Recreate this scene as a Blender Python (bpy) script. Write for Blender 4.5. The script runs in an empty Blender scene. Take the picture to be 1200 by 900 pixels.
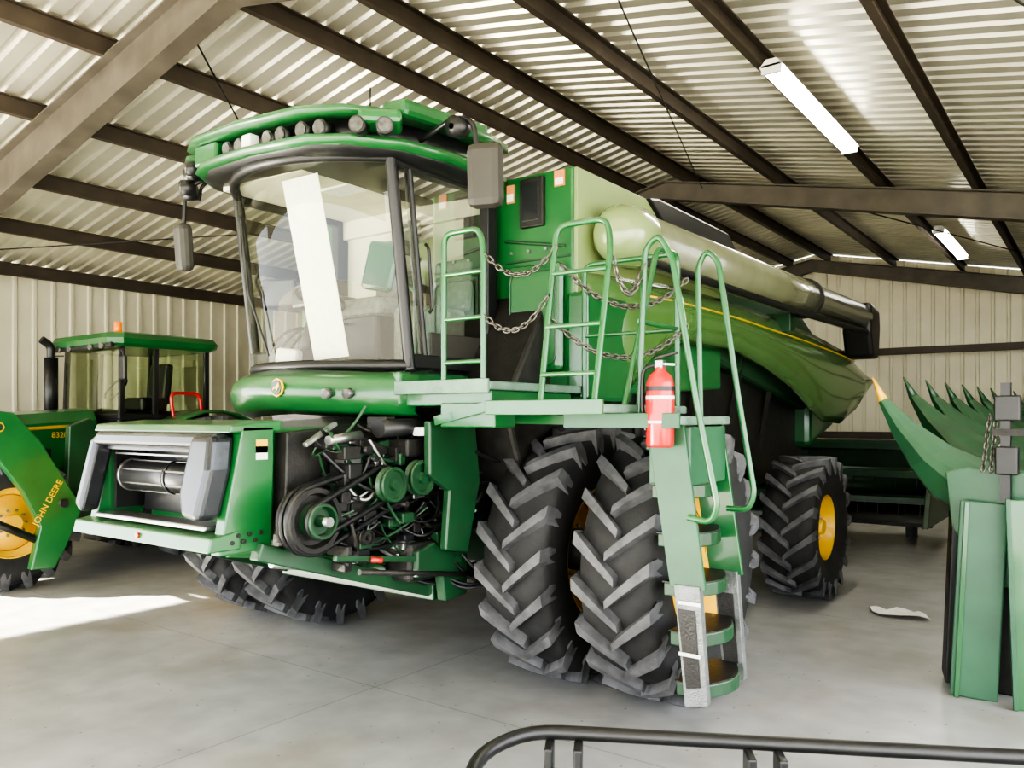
import bpy, math, random
from mathutils import Vector, Matrix, Euler
random.seed(4)
S=bpy.context.scene
COL=S.collection
try:
    S.view_settings.view_transform='AgX'; S.view_settings.look='AgX - High Contrast'
except Exception: pass

# ---------------------------------------------------------------- materials
def M(name,col,rough=.5,metal=0.,var=.12,scale=6.,bump=0.,coat=0.,dust=0.,emit=0.):
    m=bpy.data.materials.new(name); m.use_nodes=True
    nt=m.node_tree; b=nt.nodes['Principled BSDF']
    tc=nt.nodes.new('ShaderNodeTexCoord')
    n=nt.nodes.new('ShaderNodeTexNoise'); n.inputs['Scale'].default_value=scale; n.inputs['Detail'].default_value=5
    nt.links.new(tc.outputs['Object'],n.inputs['Vector'])
    r=nt.nodes.new('ShaderNodeValToRGB')
    r.color_ramp.elements[0].position=.3; r.color_ramp.elements[1].position=.72
    r.color_ramp.elements[0].color=[c*(1-var) for c in col]+[1]
    r.color_ramp.elements[1].color=[min(1,c*(1+var)) for c in col]+[1]
    nt.links.new(n.outputs['Fac'],r.inputs['Fac'])
    out=r.outputs['Color']
    if dust>0:
        g=nt.nodes.new('ShaderNodeNewGeometry'); sx=nt.nodes.new('ShaderNodeSeparateXYZ')
        nt.links.new(g.outputs['Normal'],sx.inputs[0])
        mr=nt.nodes.new('ShaderNodeMapRange'); mr.inputs['From Min'].default_value=.2; mr.inputs['From Max'].default_value=1
        mr.inputs['To Max'].default_value=dust; nt.links.new(sx.outputs['Z'],mr.inputs['Value'])
        mx=nt.nodes.new('ShaderNodeMixRGB'); nt.links.new(mr.outputs[0],mx.inputs['Fac'])
        nt.links.new(out,mx.inputs['Color1']); mx.inputs['Color2'].default_value=(.30,.29,.23,1); out=mx.outputs['Color']
    nt.links.new(out,b.inputs['Base Color'])
    b.inputs['Roughness'].default_value=rough; b.inputs['Metallic'].default_value=metal
    if coat: b.inputs['Coat Weight'].default_value=coat; b.inputs['Coat Roughness'].default_value=.08
    if bump:
        bp=nt.nodes.new('ShaderNodeBump'); bp.inputs['Strength'].default_value=bump; bp.inputs['Distance'].default_value=.02
        n2=nt.nodes.new('ShaderNodeTexNoise'); n2.inputs['Scale'].default_value=scale*7; nt.links.new(tc.outputs['Object'],n2.inputs['Vector'])
        nt.links.new(n2.outputs['Fac'],bp.inputs['Height']); nt.links.new(bp.outputs[0],b.inputs['Normal'])
    if emit:
        b.inputs['Emission Color'].default_value=list(col)+[1]; b.inputs['Emission Strength'].default_value=emit
    return m
GREEN=M('green_paint',(.016,.110,.030),.30,0,.15,3,coat=.5,dust=.10)
DGREEN=M('dark_green_paint',(.009,.052,.018),.42,0,.25,4,coat=.2,dust=.12)
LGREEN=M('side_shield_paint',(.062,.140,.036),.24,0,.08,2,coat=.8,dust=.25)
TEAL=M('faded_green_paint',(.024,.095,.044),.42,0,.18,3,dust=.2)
TANK=M('tank_side_glare_green',(.22,.29,.12),.24,0,.08,2,coat=.7)  # machine green paled, bright reflection on the tank side put into the colour
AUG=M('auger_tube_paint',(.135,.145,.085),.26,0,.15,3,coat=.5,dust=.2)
YEL=M('yellow_paint',(.72,.42,.015),.4,0,.08,4,coat=.3)
BLACK=M('black_plastic',(.010,.010,.011),.40,0,.2,6)
DARK=M('grimy_iron',(.022,.021,.019),.5,.3,.4,9,bump=.2)
GREY=M('dark_grey_trim',(.034,.037,.041),.27,.5,.2,5,coat=.3)
MIRR=M('mirror_housing',(.030,.028,.023),.6,0,.15,5)
STEEL=M('steel',(.34,.34,.33),.3,.9,.15,10)
PLATE=M('aluminium_tread',(.19,.20,.195),.4,.6,.2,14,bump=.4)
DECK=M('deck_plate',(.14,.23,.17),.5,.2,.15,10,bump=.3)
RUB=M('tire_rubber',(.016,.016,.016),.75,0,.3,8,bump=.15)
LUG=M('tire_lug_rubber',(.080,.080,.084),.62,0,.4,9,bump=.2)
CREAM=M('headliner',(.62,.60,.48),.8,0,.1,5)
SEATM=M('seat_cloth',(.15,.16,.14),.85,0,.2,20)
RED=M('red_enamel',(.50,.012,.012),.3,0,.1,5,coat=.5)
WHITE=M('white_label',(.75,.75,.72),.5,0,.08,20)
ORANGE=M('orange_label',(.60,.22,.08),.5,0,.1,20)
AMBER=M('amber_lens',(.8,.22,.01),.25,0,.1,20,emit=.4)
LENS=M('lamp_lens',(.13,.13,.125),.14,.4,.4,30)
BEAM=M('frame_steel_primer',(.062,.048,.036),.6,.1,.25,3)
BEAML=M('rafter_primer',(.090,.078,.062),.55,.1,.25,3)
WALL=M('wall_sheet',(.66,.63,.49),.5,.1,.1,1.2)
ROOF=M('roof_sheet',(.76,.73,.60),.32,.6,.18,.8)
TUBE=M('tube_glow',(1,.97,.85),.4,0,0,1,emit=70)
CHAIN=M('chain_steel',(.14,.13,.115),.4,.9,.3,30)
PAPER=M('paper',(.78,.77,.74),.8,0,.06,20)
DIRT=M('yard_gravel',(.48,.45,.37),.9,0,.2,2)

def glass(name,tint,gl=.10):
    m=bpy.data.materials.new(name); m.use_nodes=True; nt=m.node_tree
    nt.nodes.remove(nt.nodes['Principled BSDF']); o=nt.nodes['Material Output']
    t=nt.nodes.new('ShaderNodeBsdfTransparent'); t.inputs[0].default_value=list(tint)+[1]
    g=nt.nodes.new('ShaderNodeBsdfGlossy'); g.inputs['Roughness'].default_value=.01
    lw=nt.nodes.new('ShaderNodeLayerWeight'); lw.inputs[0].default_value=.3
    a=nt.nodes.new('ShaderNodeMath'); a.operation='MULTIPLY_ADD'; a.inputs[1].default_value=.45; a.inputs[2].default_value=gl
    nt.links.new(lw.outputs['Fresnel'],a.inputs[0])
    mx=nt.nodes.new('ShaderNodeMixShader'); nt.links.new(a.outputs[0],mx.inputs[0])
    nt.links.new(t.outputs[0],mx.inputs[1]); nt.links.new(g.outputs[0],mx.inputs[2]); nt.links.new(mx.outputs[0],o.inputs[0])
    return m
GLASS=glass('cab_glass',(.93,.96,.88),.02)
GLASSD=glass('cab_glass_side',(.85,.88,.82),.02)

def concrete():
    m=bpy.data.materials.new('concrete'); m.use_nodes=True; nt=m.node_tree; b=nt.nodes['Principled BSDF']
    tc=nt.nodes.new('ShaderNodeTexCoord')
    def noise(s,d=6):
        n=nt.nodes.new('ShaderNodeTexNoise'); n.inputs['Scale'].default_value=s; n.inputs['Detail'].default_value=d
        nt.links.new(tc.outputs['Object'],n.inputs['Vector']); return n
    n1=noise(.35); n2=noise(3.5)
    r=nt.nodes.new('ShaderNodeValToRGB'); r.color_ramp.elements[0].position=.3; r.color_ramp.elements[1].position=.7
    r.color_ramp.elements[0].color=(.27,.27,.268,1); r.color_ramp.elements[1].color=(.42,.42,.415,1)
    nt.links.new(n1.outputs['Fac'],r.inputs['Fac'])
    r2=nt.nodes.new('ShaderNodeValToRGB'); r2.color_ramp.elements[0].color=(.76,.76,.76,1); r2.color_ramp.elements[1].color=(1.08,1.08,1.08,1)
    r2.color_ramp.elements[0].position=.25; r2.color_ramp.elements[1].position=.7
    nt.links.new(n2.outputs['Fac'],r2.inputs['Fac'])
    mx=nt.nodes.new('ShaderNodeMixRGB'); mx.blend_type='MULTIPLY'; mx.inputs[0].default_value=1
    nt.links.new(r.outputs[0],mx.inputs[1]); nt.links.new(r2.outputs[0],mx.inputs[2])
    br=nt.nodes.new('ShaderNodeTexBrick'); br.offset=0; br.inputs['Scale'].default_value=1
    br.inputs['Brick Width'].default_value=4.4; br.inputs['Row Height'].default_value=4.25; br.inputs['Mortar Size'].default_value=.006
    br.inputs['Color1'].default_value=br.inputs['Color2'].default_value=(1,1,1,1); br.inputs['Mortar'].default_value=(.6,.6,.6,1)
    nt.links.new(tc.outputs['Object'],br.inputs['Vector'])
    m2=nt.nodes.new('ShaderNodeMixRGB'); m2.blend_type='MULTIPLY'; m2.inputs[0].default_value=1
    nt.links.new(mx.outputs[0],m2.inputs[1]); nt.links.new(br.outputs['Color'],m2.inputs[2])
    v=nt.nodes.new('ShaderNodeTexVoronoi'); v.inputs['Scale'].default_value=7; nt.links.new(tc.outputs['Object'],v.inputs['Vector'])
    lt=nt.nodes.new('ShaderNodeMath'); lt.operation='LESS_THAN'; lt.inputs[1].default_value=.07; nt.links.new(v.outputs['Distance'],lt.inputs[0])
    m3=nt.nodes.new('ShaderNodeMixRGB'); m3.inputs[2].default_value=(.18,.155,.12,1)
    nt.links.new(lt.outputs[0],m3.inputs[0]); nt.links.new(m2.outputs[0],m3.inputs[1])
    n3=noise(1.1,9); r3=nt.nodes.new('ShaderNodeValToRGB'); r3.color_ramp.elements[0].position=.54; r3.color_ramp.elements[1].position=.72
    r3.color_ramp.elements[0].color=(0,0,0,1); r3.color_ramp.elements[1].color=(.65,.65,.65,1); nt.links.new(n3.outputs['Fac'],r3.inputs['Fac'])
    m4=nt.nodes.new('ShaderNodeMixRGB'); m4.inputs[2].default_value=(.21,.185,.145,1)
    nt.links.new(r3.outputs[0],m4.inputs[0]); nt.links.new(m3.outputs[0],m4.inputs[1])
    nt.links.new(m4.outputs[0],b.inputs['Base Color']); b.inputs['Roughness'].default_value=.36
    return m
CONC=concrete()

# ---------------------------------------------------------------- geometry helpers
def fil(pts,r=.06,n=4):
    P=[Vector(p) for p in pts]; out=[P[0]]
    for i in range(1,len(P)-1):
        a=P[i-1]-P[i]; c=P[i+1]-P[i]; rr=min(r,a.length*.45,c.length*.45)
        A=P[i]+a.normalized()*rr; C=P[i]+c.normalized()*rr
        for k in range(n+1):
            t=k/n; out.append(A*(1-t)**2+P[i]*2*t*(1-t)+C*t*t)
    out.append(P[-1]); return out

class G:
    def __init__(s,name,loc=(0,0,0),rz=0,world=False):
        s.e=None; s.ref=Vector((0,0,0)); s.loc=Vector(loc)
        if name:
            s.e=bpy.data.objects.new(name,None); COL.objects.link(s.e)
            s.e.location=loc; s.e.rotation_euler=(0,0,rz); s.e.empty_display_size=.3
            if world: s.ref=Vector(loc)
    def _o(s,n,data,m):
        o=bpy.data.objects.new(n,data); COL.objects.link(o)
        if s.e: o.parent=s.e
        data.materials.append(m); return o
    def mesh(s,n,v,f,m,smooth=False,bevel=0,solid=0,seg=2):
        me=bpy.data.meshes.new(n); me.from_pydata([tuple(Vector(p)-s.ref) for p in v],[],f); me.update()
        import bmesh
        b=bmesh.new(); b.from_mesh(me); bmesh.ops.recalc_face_normals(b,faces=b.faces); b.to_mesh(me); b.free()
        if smooth:
            for p in me.polygons: p.use_smooth=True
        o=s._o(n,me,m)
        if solid:
            d=o.modifiers.new('s','SOLIDIFY'); d.thickness=solid; d.offset=0
        if bevel:
            d=o.modifiers.new('b','BEVEL'); d.width=bevel; d.segments=seg; d.limit_method='ANGLE'
        return o
    def box(s,n,x0,x1,y0,y1,z0,z1,m,bevel=0):
        v=[(x,y,z) for x in(x0,x1) for y in(y0,y1) for z in(z0,z1)]
        return s.mesh(n,v,[(0,1,3,2),(4,6,7,5),(0,4,5,1),(2,3,7,6),(0,2,6,4),(1,5,7,3)],m,bevel=bevel)
    def obox(s,n,c,size,rot,m,bevel=0):
        R=Euler(rot).to_matrix(); c=Vector(c)
        v=[c+R@Vector((a*size[0]/2,b*size[1]/2,d*size[2]/2)) for a in(-1,1) for b in(-1,1) for d in(-1,1)]
        return s.mesh(n,v,[(0,1,3,2),(4,6,7,5),(0,4,5,1),(2,3,7,6),(0,2,6,4),(1,5,7,3)],m,bevel=bevel)
    def bar(s,n,p1,p2,w,h,m,bevel=0):
        p1=Vector(p1);p2=Vector(p2); d=(p2-p1).normalized()
        up=Vector((0,0,1)) if abs(d.z)<.95 else Vector((0,1,0))
        sd=d.cross(up).normalized(); u=sd.cross(d)
        v=[p+sd*a*w/2+u*b*h/2 for p in(p1,p2) for a in(-1,1) for b in(-1,1)]
        return s.mesh(n,v,[(0,1,3,2),(4,6,7,5),(0,4,5,1),(2,3,7,6),(0,2,6,4),(1,5,7,3)],m,bevel=bevel)
    def prism(s,n,pts,axis,a0,a1,m,bevel=0,smooth=False):
        def mk(p,a):
            return {'x':(a,p[0],p[1]),'y':(p[0],a,p[1]),'z':(p[0],p[1],a)}[axis]
        k=len(pts); v=[mk(p,a0) for p in pts]+[mk(p,a1) for p in pts]
        f=[tuple(range(k)),tuple(range(k,2*k))]+[(i,(i+1)%k,k+(i+1)%k,k+i) for i in range(k)]
        return s.mesh(n,v,f,m,bevel=bevel)
    def cyl(s,n,p1,p2,r,m,r2=None,seg=20,bevel=0):
        if r2 is None:r2=r
        p1=Vector(p1);p2=Vector(p2); d=(p2-p1).normalized(); q=d.to_track_quat('Z','Y')
        v=[];
        for p,rr in((p1,r),(p2,r2)):
            for i in range(seg):
                a=2*math.pi*i/seg; v.append(p+q@Vector((rr*math.cos(a),rr*math.sin(a),0)))
        f=[tuple(range(seg)),tuple(range(seg,2*seg))]+[(i,(i+1)%seg,seg+(i+1)%seg,seg+i) for i in range(seg)]
        o=s.mesh(n,v,f,m,bevel=bevel)
        for p in o.data.polygons:
            if len(p.vertices)==4: p.use_smooth=True
        return o
    def lathe(s,n,prof,c,axis,m,seg=40,smooth=True):
        c=Vector(c); ax=Vector(axis).normalized(); q=ax.to_track_quat('Z','Y'); v=[];f=[]
        k=len(prof)
        for i in range(seg):
            t=2*math.pi*i/seg
            for a,r in prof: v.append(c+q@Vector((r*math.cos(t),r*math.sin(t),a)))
        for i in range(seg):
            j=(i+1)%seg
            for p in range(k-1): f.append((i*k+p,i*k+p+1,j*k+p+1,j*k+p))
        return s.mesh(n,v,f,m,smooth=smooth)
    def tube(s,n,pts,r,m,fr=.06,closed=False,res=3):
        P=fil(pts,fr) if fr and not closed else [Vector(p) for p in pts]
        cu=bpy.data.curves.new(n,'CURVE'); cu.dimensions='3D'; cu.bevel_depth=r; cu.bevel_resolution=res; cu.use_fill_caps=True
        sp=cu.splines.new('POLY'); sp.points.add(len(P)-1)
        for i,p in enumerate(P):
            p=p-s.ref; sp.points[i].co=(p.x,p.y,p.z,1)
        sp.use_cyclic_u=closed; sp.use_smooth=True
        return s._o(n,cu,m)
    def hose(s,n,p1,p2,sag,r,m,wob=.06):
        p1=Vector(p1);p2=Vector(p2);P=[]
        w=Vector((random.uniform(-wob,wob),random.uniform(-wob,wob),0))
        for i in range(13):
            t=i/12; P.append(p1.lerp(p2,t)+(Vector((0,0,-sag))+w)*4*t*(1-t))
        return s.tube(n,P,r,m,fr=0,res=2)
    def chain(s,n,p1,p2,sag,link=.05,r=.0065):
        p1=Vector(p1);p2=Vector(p2); N=max(6,int(((p2-p1).length+sag)/(link*.78)))
        pts=[p1.lerp(p2,i/N)+Vector((0,0,-sag*4*(i/N)*(1-i/N))) for i in range(N+1)]
        v=[];f=[]
        for i in range(N):
            d=(pts[i+1]-pts[i]); c=(pts[i]+pts[i+1])/2; d.normalize(); q=d.to_track_quat('X','Z')
            tw=Matrix.Rotation(math.pi/2*(i%2),3,'X'); b=len(v); A=10;B=4
            for a in range(A):
                t=2*math.pi*a/A; cx=math.cos(t)*link*.55; cy=math.sin(t)*link*.3
                nn=Vector((math.cos(t)*.55,math.sin(t)*.9,0)).normalized()
                for k in range(B):
                    u=2*math.pi*k/B; p=Vector((cx,cy,0))+nn*r*math.cos(u)+Vector((0,0,r*math.sin(u)))
                    v.append(c+q@(tw@p))
            for a in range(A):
                for k in range(B):
                    f.append((b+a*B+k,b+((a+1)%A)*B+k,b+((a+1)%A)*B+(k+1)%B,b+a*B+(k+1)%B))
        return s.mesh(n,v,f,CHAIN,smooth=True)
    def grid(s,n,rows,m,solid=0,smooth=True):
        v=[p for r in rows for p in r]; k=len(rows[0]); f=[]
        for i in range(len(rows)-1):
            for j in range(k-1): f.append((i*k+j,i*k+j+1,(i+1)*k+j+1,(i+1)*k+j))
        return s.mesh(n,v,f,m,smooth=smooth,solid=solid)
    def loft(s,n,secs,m,smooth=True):
        v=[p for r in secs for p in r]; k=len(secs[0]); f=[]
        for i in range(len(secs)-1):
            for j in range(k): f.append((i*k+j,i*k+(j+1)%k,(i+1)*k+(j+1)%k,(i+1)*k+j))
        f.append(tuple(range(k))); f.append(tuple(range((len(secs)-1)*k,len(secs)*k)))
        return s.mesh(n,v,f,m,smooth=smooth)
    def text(s,n,txt,loc,rot,size,m):
        cu=bpy.data.curves.new(n,'FONT'); cu.body=txt; cu.size=size; cu.extrude=.002; cu.align_x='CENTER'; cu.align_y='CENTER'
        o=s._o(n,cu,m); o.location=Vector(loc)-s.ref; o.rotation_euler=rot; return o
    def wheel(s,n,c,R,W,rim,out=1,lugs=22,rimm=None,lh=.068,sw=.29,dish=.05):
        c=Vector(c); h=W/2; R0=R-lh
        pr=[(-h*.72,rim-.03),(-h*.80,rim),(-h*.97,rim+(R0-rim)*.35),(-h*1.0,rim+(R0-rim)*.6),(-h*.98,R0-.07),(-h*.92,R0-.012),(-h*.4,R0),
            (h*.4,R0),(h*.92,R0-.012),(h*.98,R0-.07),(h*1.0,rim+(R0-rim)*.6),(h*.97,rim+(R0-rim)*.35),(h*.80,rim),(h*.72,rim-.03)]
        s.lathe(n+'_casing',pr,c,(1,0,0),RUB,seg=64)
        v=[];f=[]
        def rb(a):
            x=abs(a)/h
            return R0-.012*max(0,(x-.4)/.5) if x<.92 else R0-.012-.055*(x-.92)/.06
        for sd in(-1,1):
            for i in range(lugs):
                ph=2*math.pi*(i+(.5 if sd>0 else 0))/lugs
                st=[]
                for t in(0,.10,.3,.55,.8,.93,1.0):
                    a=sd*(-.035+t*(h*1.03+.035)); rt=R-.006*(a/h)**2; base=min(rb(a),rt-.02)-.02
                    st.append((a,ph-(t**.95)*sw/R*.9,rt,base,.027+.015*t,.038+.019*t))
                a=sd*h*1.035; st.append((a,ph-sw/R*1.0,R-.11,R-.17,.040,.052))
                a=sd*h*1.02; st.append((a,ph-sw/R*1.04,R-.20,R-.22,.016,.024))
                b=len(v)
                for k,(a,p,rt,rbb,wt,wb) in enumerate(st):
                    lo=k>=len(st)-2
                    for(rr,ww,da) in((rbb,-wb,-.03 if lo else 0),(rt,-wt,0),(rt,wt,0),(rbb,wb,-.03 if lo else 0)):
                        th=p+ww/R; v.append((c.x+a+sd*da,c.y-rr*math.sin(th),c.z+rr*math.cos(th)))
                for k in range(len(st)-1):
                    for q in range(3): f.append((b+k*4+q,b+k*4+q+1,b+k*4+5+q,b+k*4+4+q))
                f.append((b,b+1,b+2,b+3)); e=b+(len(st)-1)*4; f.append((e,e+1,e+2,e+3))
        s.mesh(n+'_lugs',v,f,LUG)
        rm=rimm or YEL; o=out
        prr=[(-o*h*.74,rim-.02),(-o*h*.70,rim-.06),(o*dish-.02,rim-.09),(o*dish,rim-.10),(o*dish,rim*.55),(o*(dish+.06),rim*.45),(o*(dish+.06),.001)]
        s.lathe(n+'_disc',prr,c,(1,0,0),rm,seg=40)
        s.lathe(n+'_rim',[(o*dish,rim-.09),(o*h*.70,rim-.05),(o*h*.80,rim+.01),(o*h*.76,rim-.02)],c,(1,0,0),rm,seg=40)
        for i in range(10):
            t=2*math.pi*i/10; y=c.y+math.cos(t)*rim*.36; z=c.z+math.sin(t)*rim*.36
            s.cyl(n+'_nut_%d'%i,(c.x+o*(dish+.04),y,z),(c.x+o*(dish+.09),y,z),.016,STEEL,seg=6)
        s.cyl(n+'_hub',(c.x,c.y,c.z),(c.x+o*(dish+.14),c.y,c.z),rim*.22,rm,seg=20)

T=G(None)
# ---------------------------------------------------------------- building
XR,ZR,SL=-6.1,6.13,.198
XL,XRT=-14.8,2.6; Y0,Y1=-4.3,21.6
def roofz(x): return ZR-SL*abs(x-XR)
T.box('floor',XL-.1,XRT+.1,Y0-.3,Y1+.1,-.15,0,CONC)
g=T.box('yard_ground',-70,60,-60,60,-.4,-.16,DIRT)
def stations(a,b,p,prof):
    out=[];x=a
    while x<b:
        for o,d in prof:
            if x+o<b: out.append((x+o,d))
        x+=p
    out.append((b,0)); return out
rp=stations(Y0-.5,Y1,.24,[(0,0),(.12,0),(.145,.04),(.195,.04),(.22,0)])
v=[];f=[]
for y,d in rp:
    for x in(XL-.3,XR,XRT+.3): v.append((x,y,roofz(x)+.13+d))
for i in range(len(rp)-1):
    f.append((i*3,i*3+1,i*3+4,i*3+3)); f.append((i*3+1,i*3+2,i*3+5,i*3+4))
T.mesh('ceiling',v,f,ROOF)
wp=[(0,0),(.20,0),(.22,.03),(.27,.03),(.29,0)]
def wall(name,axis,const,a,b,zb,ztf,sgn):
    st=stations(a,b,.31,wp); v=[];f=[]
    for q,d in st:
        for z in(zb,ztf(q)):
            v.append((const+sgn*d,q,z) if axis=='x' else (q,const+sgn*d,z))
    for i in range(len(st)-1): f.append((i*2,i*2+1,i*2+3,i*2+2))
    return T.mesh(name,v,f,WALL)
DOORY=0.8
wall('wall_left','x',XL,DOORY,Y1,0,lambda y:roofz(XL)+.12,1)
wall('wall_left_above_door','x',XL,Y0,DOORY,4.2,lambda y:roofz(XL)+.12,1)
wall('wall_back','y',Y1,XL,XRT,0,lambda x:roofz(x)+.12,-1)
wall('unseen_wall_right','x',XRT,7.8,Y1,0,lambda y:roofz(XRT)+.12,-1)  # unseen wall, cut short so sky light reaches the combine's left side
wall('unseen_front_sun_block','y',Y0,XL,XRT,3.8,lambda x:roofz(x)+.12,1)  # out of view, added to keep direct sun off the near floor
T.box('trim_1',XL-.05,XL+.1,DOORY-.12,DOORY,0,4.2,BEAM)
def purlin(x,y0=Y0-.4,y1=Y1-.05):
    zt=roofz(x)+.11
    pr=[(x-.005,zt-.21),(x+.07,zt-.21),(x+.07,zt-.19),(x+.008,zt-.20),(x+.008,zt-.01),(x+.07,zt-.015),(x+.07,zt),(x-.005,zt)]
    T.prism('roof_purlin',pr,'y',y0,y1,BEAM)
for x in(-14.6,-12.9,-11.3,-9.7,-8.15,-6.7,-5.75,-4.2,-2.73,-1.5,-.2,1.1,2.4): purlin(x)
def frame(y,end=False):
    F=G('roof_frame',(XR,y,0),world=True)
    for sd,xe in((-1,XL+.2),(1,XRT-.2)):
        z0=roofz(XR)-.10; z1=roofz(xe)-.10
        dr,de=(.42,.62) if y<8 else (.28,.42)
        F.prism('web_%d'%sd,[(XR,z0),(xe,z1),(xe,z1-de),(XR,z0-dr)],'y',y-.006,y+.006,BEAML)
        for a,b in((0,-.02),(None,None)):
            if a is None: p=[(XR,z0-dr),(xe,z1-de),(xe,z1-de-.02),(XR,z0-dr-.02)]
            else: p=[(XR,z0),(xe,z1),(xe,z1+b),(XR,z0+b)]
            F.prism('flange_%d_%s'%(sd,a),p,'y',y-.10,y+.10,BEAML)
        F.box('column_%d'%sd,min(xe,xe-sd*.35),max(xe,xe-sd*.35),y-.10,y+.10,0,z1-.4,BEAML)
for y in(4.2,12.7,21.15): frame(y)
for i,z in enumerate((1.5,3.55)):
    T.box('wall_girt',XL+.1,XRT-.1,Y1-.22,Y1-.05,z,z+.16,BEAM)
T.box('wall_girt',XL+.04,XL+.2,DOORY,Y1-.3,1.3,1.45,BEAM)
for x in(-9,-.75): T.box('wall_post',x-.1,x+.1,Y1-.42,Y1-.24,0,roofz(x)-.6,BEAM)
B=G('rod_bracing',(XR,12,5),world=True)
B.tube('rod_1',[(-1.4,4.3,roofz(-1.4)-.2),(2.2,12.6,roofz(2.2)-.3)],.008,BLACK,fr=0)
B.tube('rod_2',[(-5.4,12.6,roofz(-5.4)-.2),(-2.7,4.3,roofz(-2.7)-.2)],.008,BLACK,fr=0)
B.tube('rod_3',[(-7,4.3,roofz(-7)-.2),(-14,12.6,roofz(-14)-.3)],.010,BLACK,fr=0)
B.tube('rod_4',[(-14,4.3,roofz(-14)-.2),(-7,12.6,roofz(-7)-.3)],.010,BLACK,fr=0)
B.tube('rod_5',[(-3.5,12.8,roofz(-3.5)-.3),(1.5,21,roofz(1.5)-.3)],.010,BLACK,fr=0)
def fluo(x,ya,yb):
    z=roofz(x)-.14; L=G('fluorescent_light',(x,(ya+yb)/2,z),world=True)
    L.prism('housing',[(x-.11,z+.03),(x+.11,z+.03),(x+.05,z+.10),(x-.05,z+.10)],'y',ya,yb,WHITE)
    for s in(-.05,.05): L.cyl('tube_%s'%s,(x+s,ya+.04,z),(x+s,yb-.04,z),.030,TUBE,seg=12)
    for y in(ya+.02,yb-.02): L.box('end_cap_%.1f'%y,x-.09,x+.09,y-.02,y+.02,z-.035,z+.05,WHITE)
fluo(-2.57,7.6,10.5); fluo(-2.4,15.8,18.7)

# ---------------------------------------------------------------- combine
CX=-4.8; AY=5.4
C=G('combine_harvester',(CX,AY,0),world=True)
RT=.975; LU=20
C.wheel('front_tire_left_outer',(-2.52,AY,RT),RT,.54,.52,1,lugs=LU)
C.wheel('front_tire_left_inner',(-3.32,AY,RT),RT,.54,.52,1,lugs=LU,dish=-.12)
C.wheel('front_tire_right_inner',(-6.23,AY,RT),RT,.54,.52,-1,lugs=LU)
C.wheel('front_tire_right_outer',(-7.02,AY,RT),RT,.54,.52,-1,lugs=LU)
C.wheel('rear_tire_left',(-2.74,9.30,.79),.79,.56,.37,1,lugs=18,lh=.05)
C.wheel('rear_tire_right',(-6.82,9.30,.79),.79,.56,.37,-1,lugs=18,lh=.05)
C.cyl('front_axle',(-7.0,AY,RT),(-2.6,AY,RT),.16,DARK)
C.box('axle_housing',-6.0,-3.7,AY-.3,AY+.3,.72,1.25,DGREEN,.03)
C.box('rear_axle',-6.6,-3.0,9.2,9.4,.7,.95,DGREEN,.02)
for x in(-3.75,-5.85): C.cyl('final_drive_%.1f'%x,(x-.12,AY,RT),(x+.12,AY,RT),.33,DGREEN)
C.prism('separator_body',[(4.6,2.1),(4.9,1.35),(6.0,1.0),(9.5,1.15),(11.4,1.3),(11.8,2.2),(11.4,3.1),(5.2,3.0)],'x',-6.15,-3.45,DARK,.03)
C.box('underbody_left',-3.5,-3.3,6.5,8.6,1.1,2.0,DARK,.03)
for i in range(4): C.bar('side_shield_strut_%d'%i,(-3.45,6.5+1.1*i,1.6),(-3.3,6.6+1.1*i,2.7),.05,.05,DARK)
C.prism('grain_tank',[(5.17,2.15),(5.17,3.90),(7.95,3.88),(8.05,3.3),(8.05,2.3)],'x',-6.36,-3.24,GREEN,.02)
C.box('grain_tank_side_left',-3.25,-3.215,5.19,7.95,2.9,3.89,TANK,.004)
C.prism('tank_cover_fold',[(6.3,3.895),(6.5,3.93),(8.1,3.92),(8.5,3.70),(8.2,3.3),(6.9,3.55)],'x',-6.2,-3.18,BLACK,.02)
C.prism('engine_deck',[(8.0,2.6),(8.0,3.55),(10.8,3.45),(11.9,3.05),(12.3,2.5),(12.0,2.0)],'x',-6.25,-3.3,DGREEN,.05)
C.box('radiator_screen',-6.4,-6.2,8.3,10.2,2.3,3.4,BLACK,.02)
top=[(5.2,3.10),(6.0,3.14),(6.6,3.17),(7.2,3.18),(8.15,3.19),(9.0,3.17),(9.84,3.13),(10.6,3.08),(11.2,3.02),(11.9,2.94),(12.6,2.75),(13.0,2.6)]
bot=[(5.2,2.2),(5.9,2.22),(6.25,2.5),(6.8,2.68),(8.0,2.70),(9.0,2.58),(9.84,2.38),(10.45,2.14),(11.0,1.96),(11.7,1.93),(12.4,2.12),(13.0,2.5)]
def shx(y,t):
    bul=.20*max(0,math.sin(math.pi*min(1,t*.85+.06)))**.6
    return 1.57+bul*min(1,(y-5.0)/1.5)+.045*max(0,(y-9))
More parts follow.
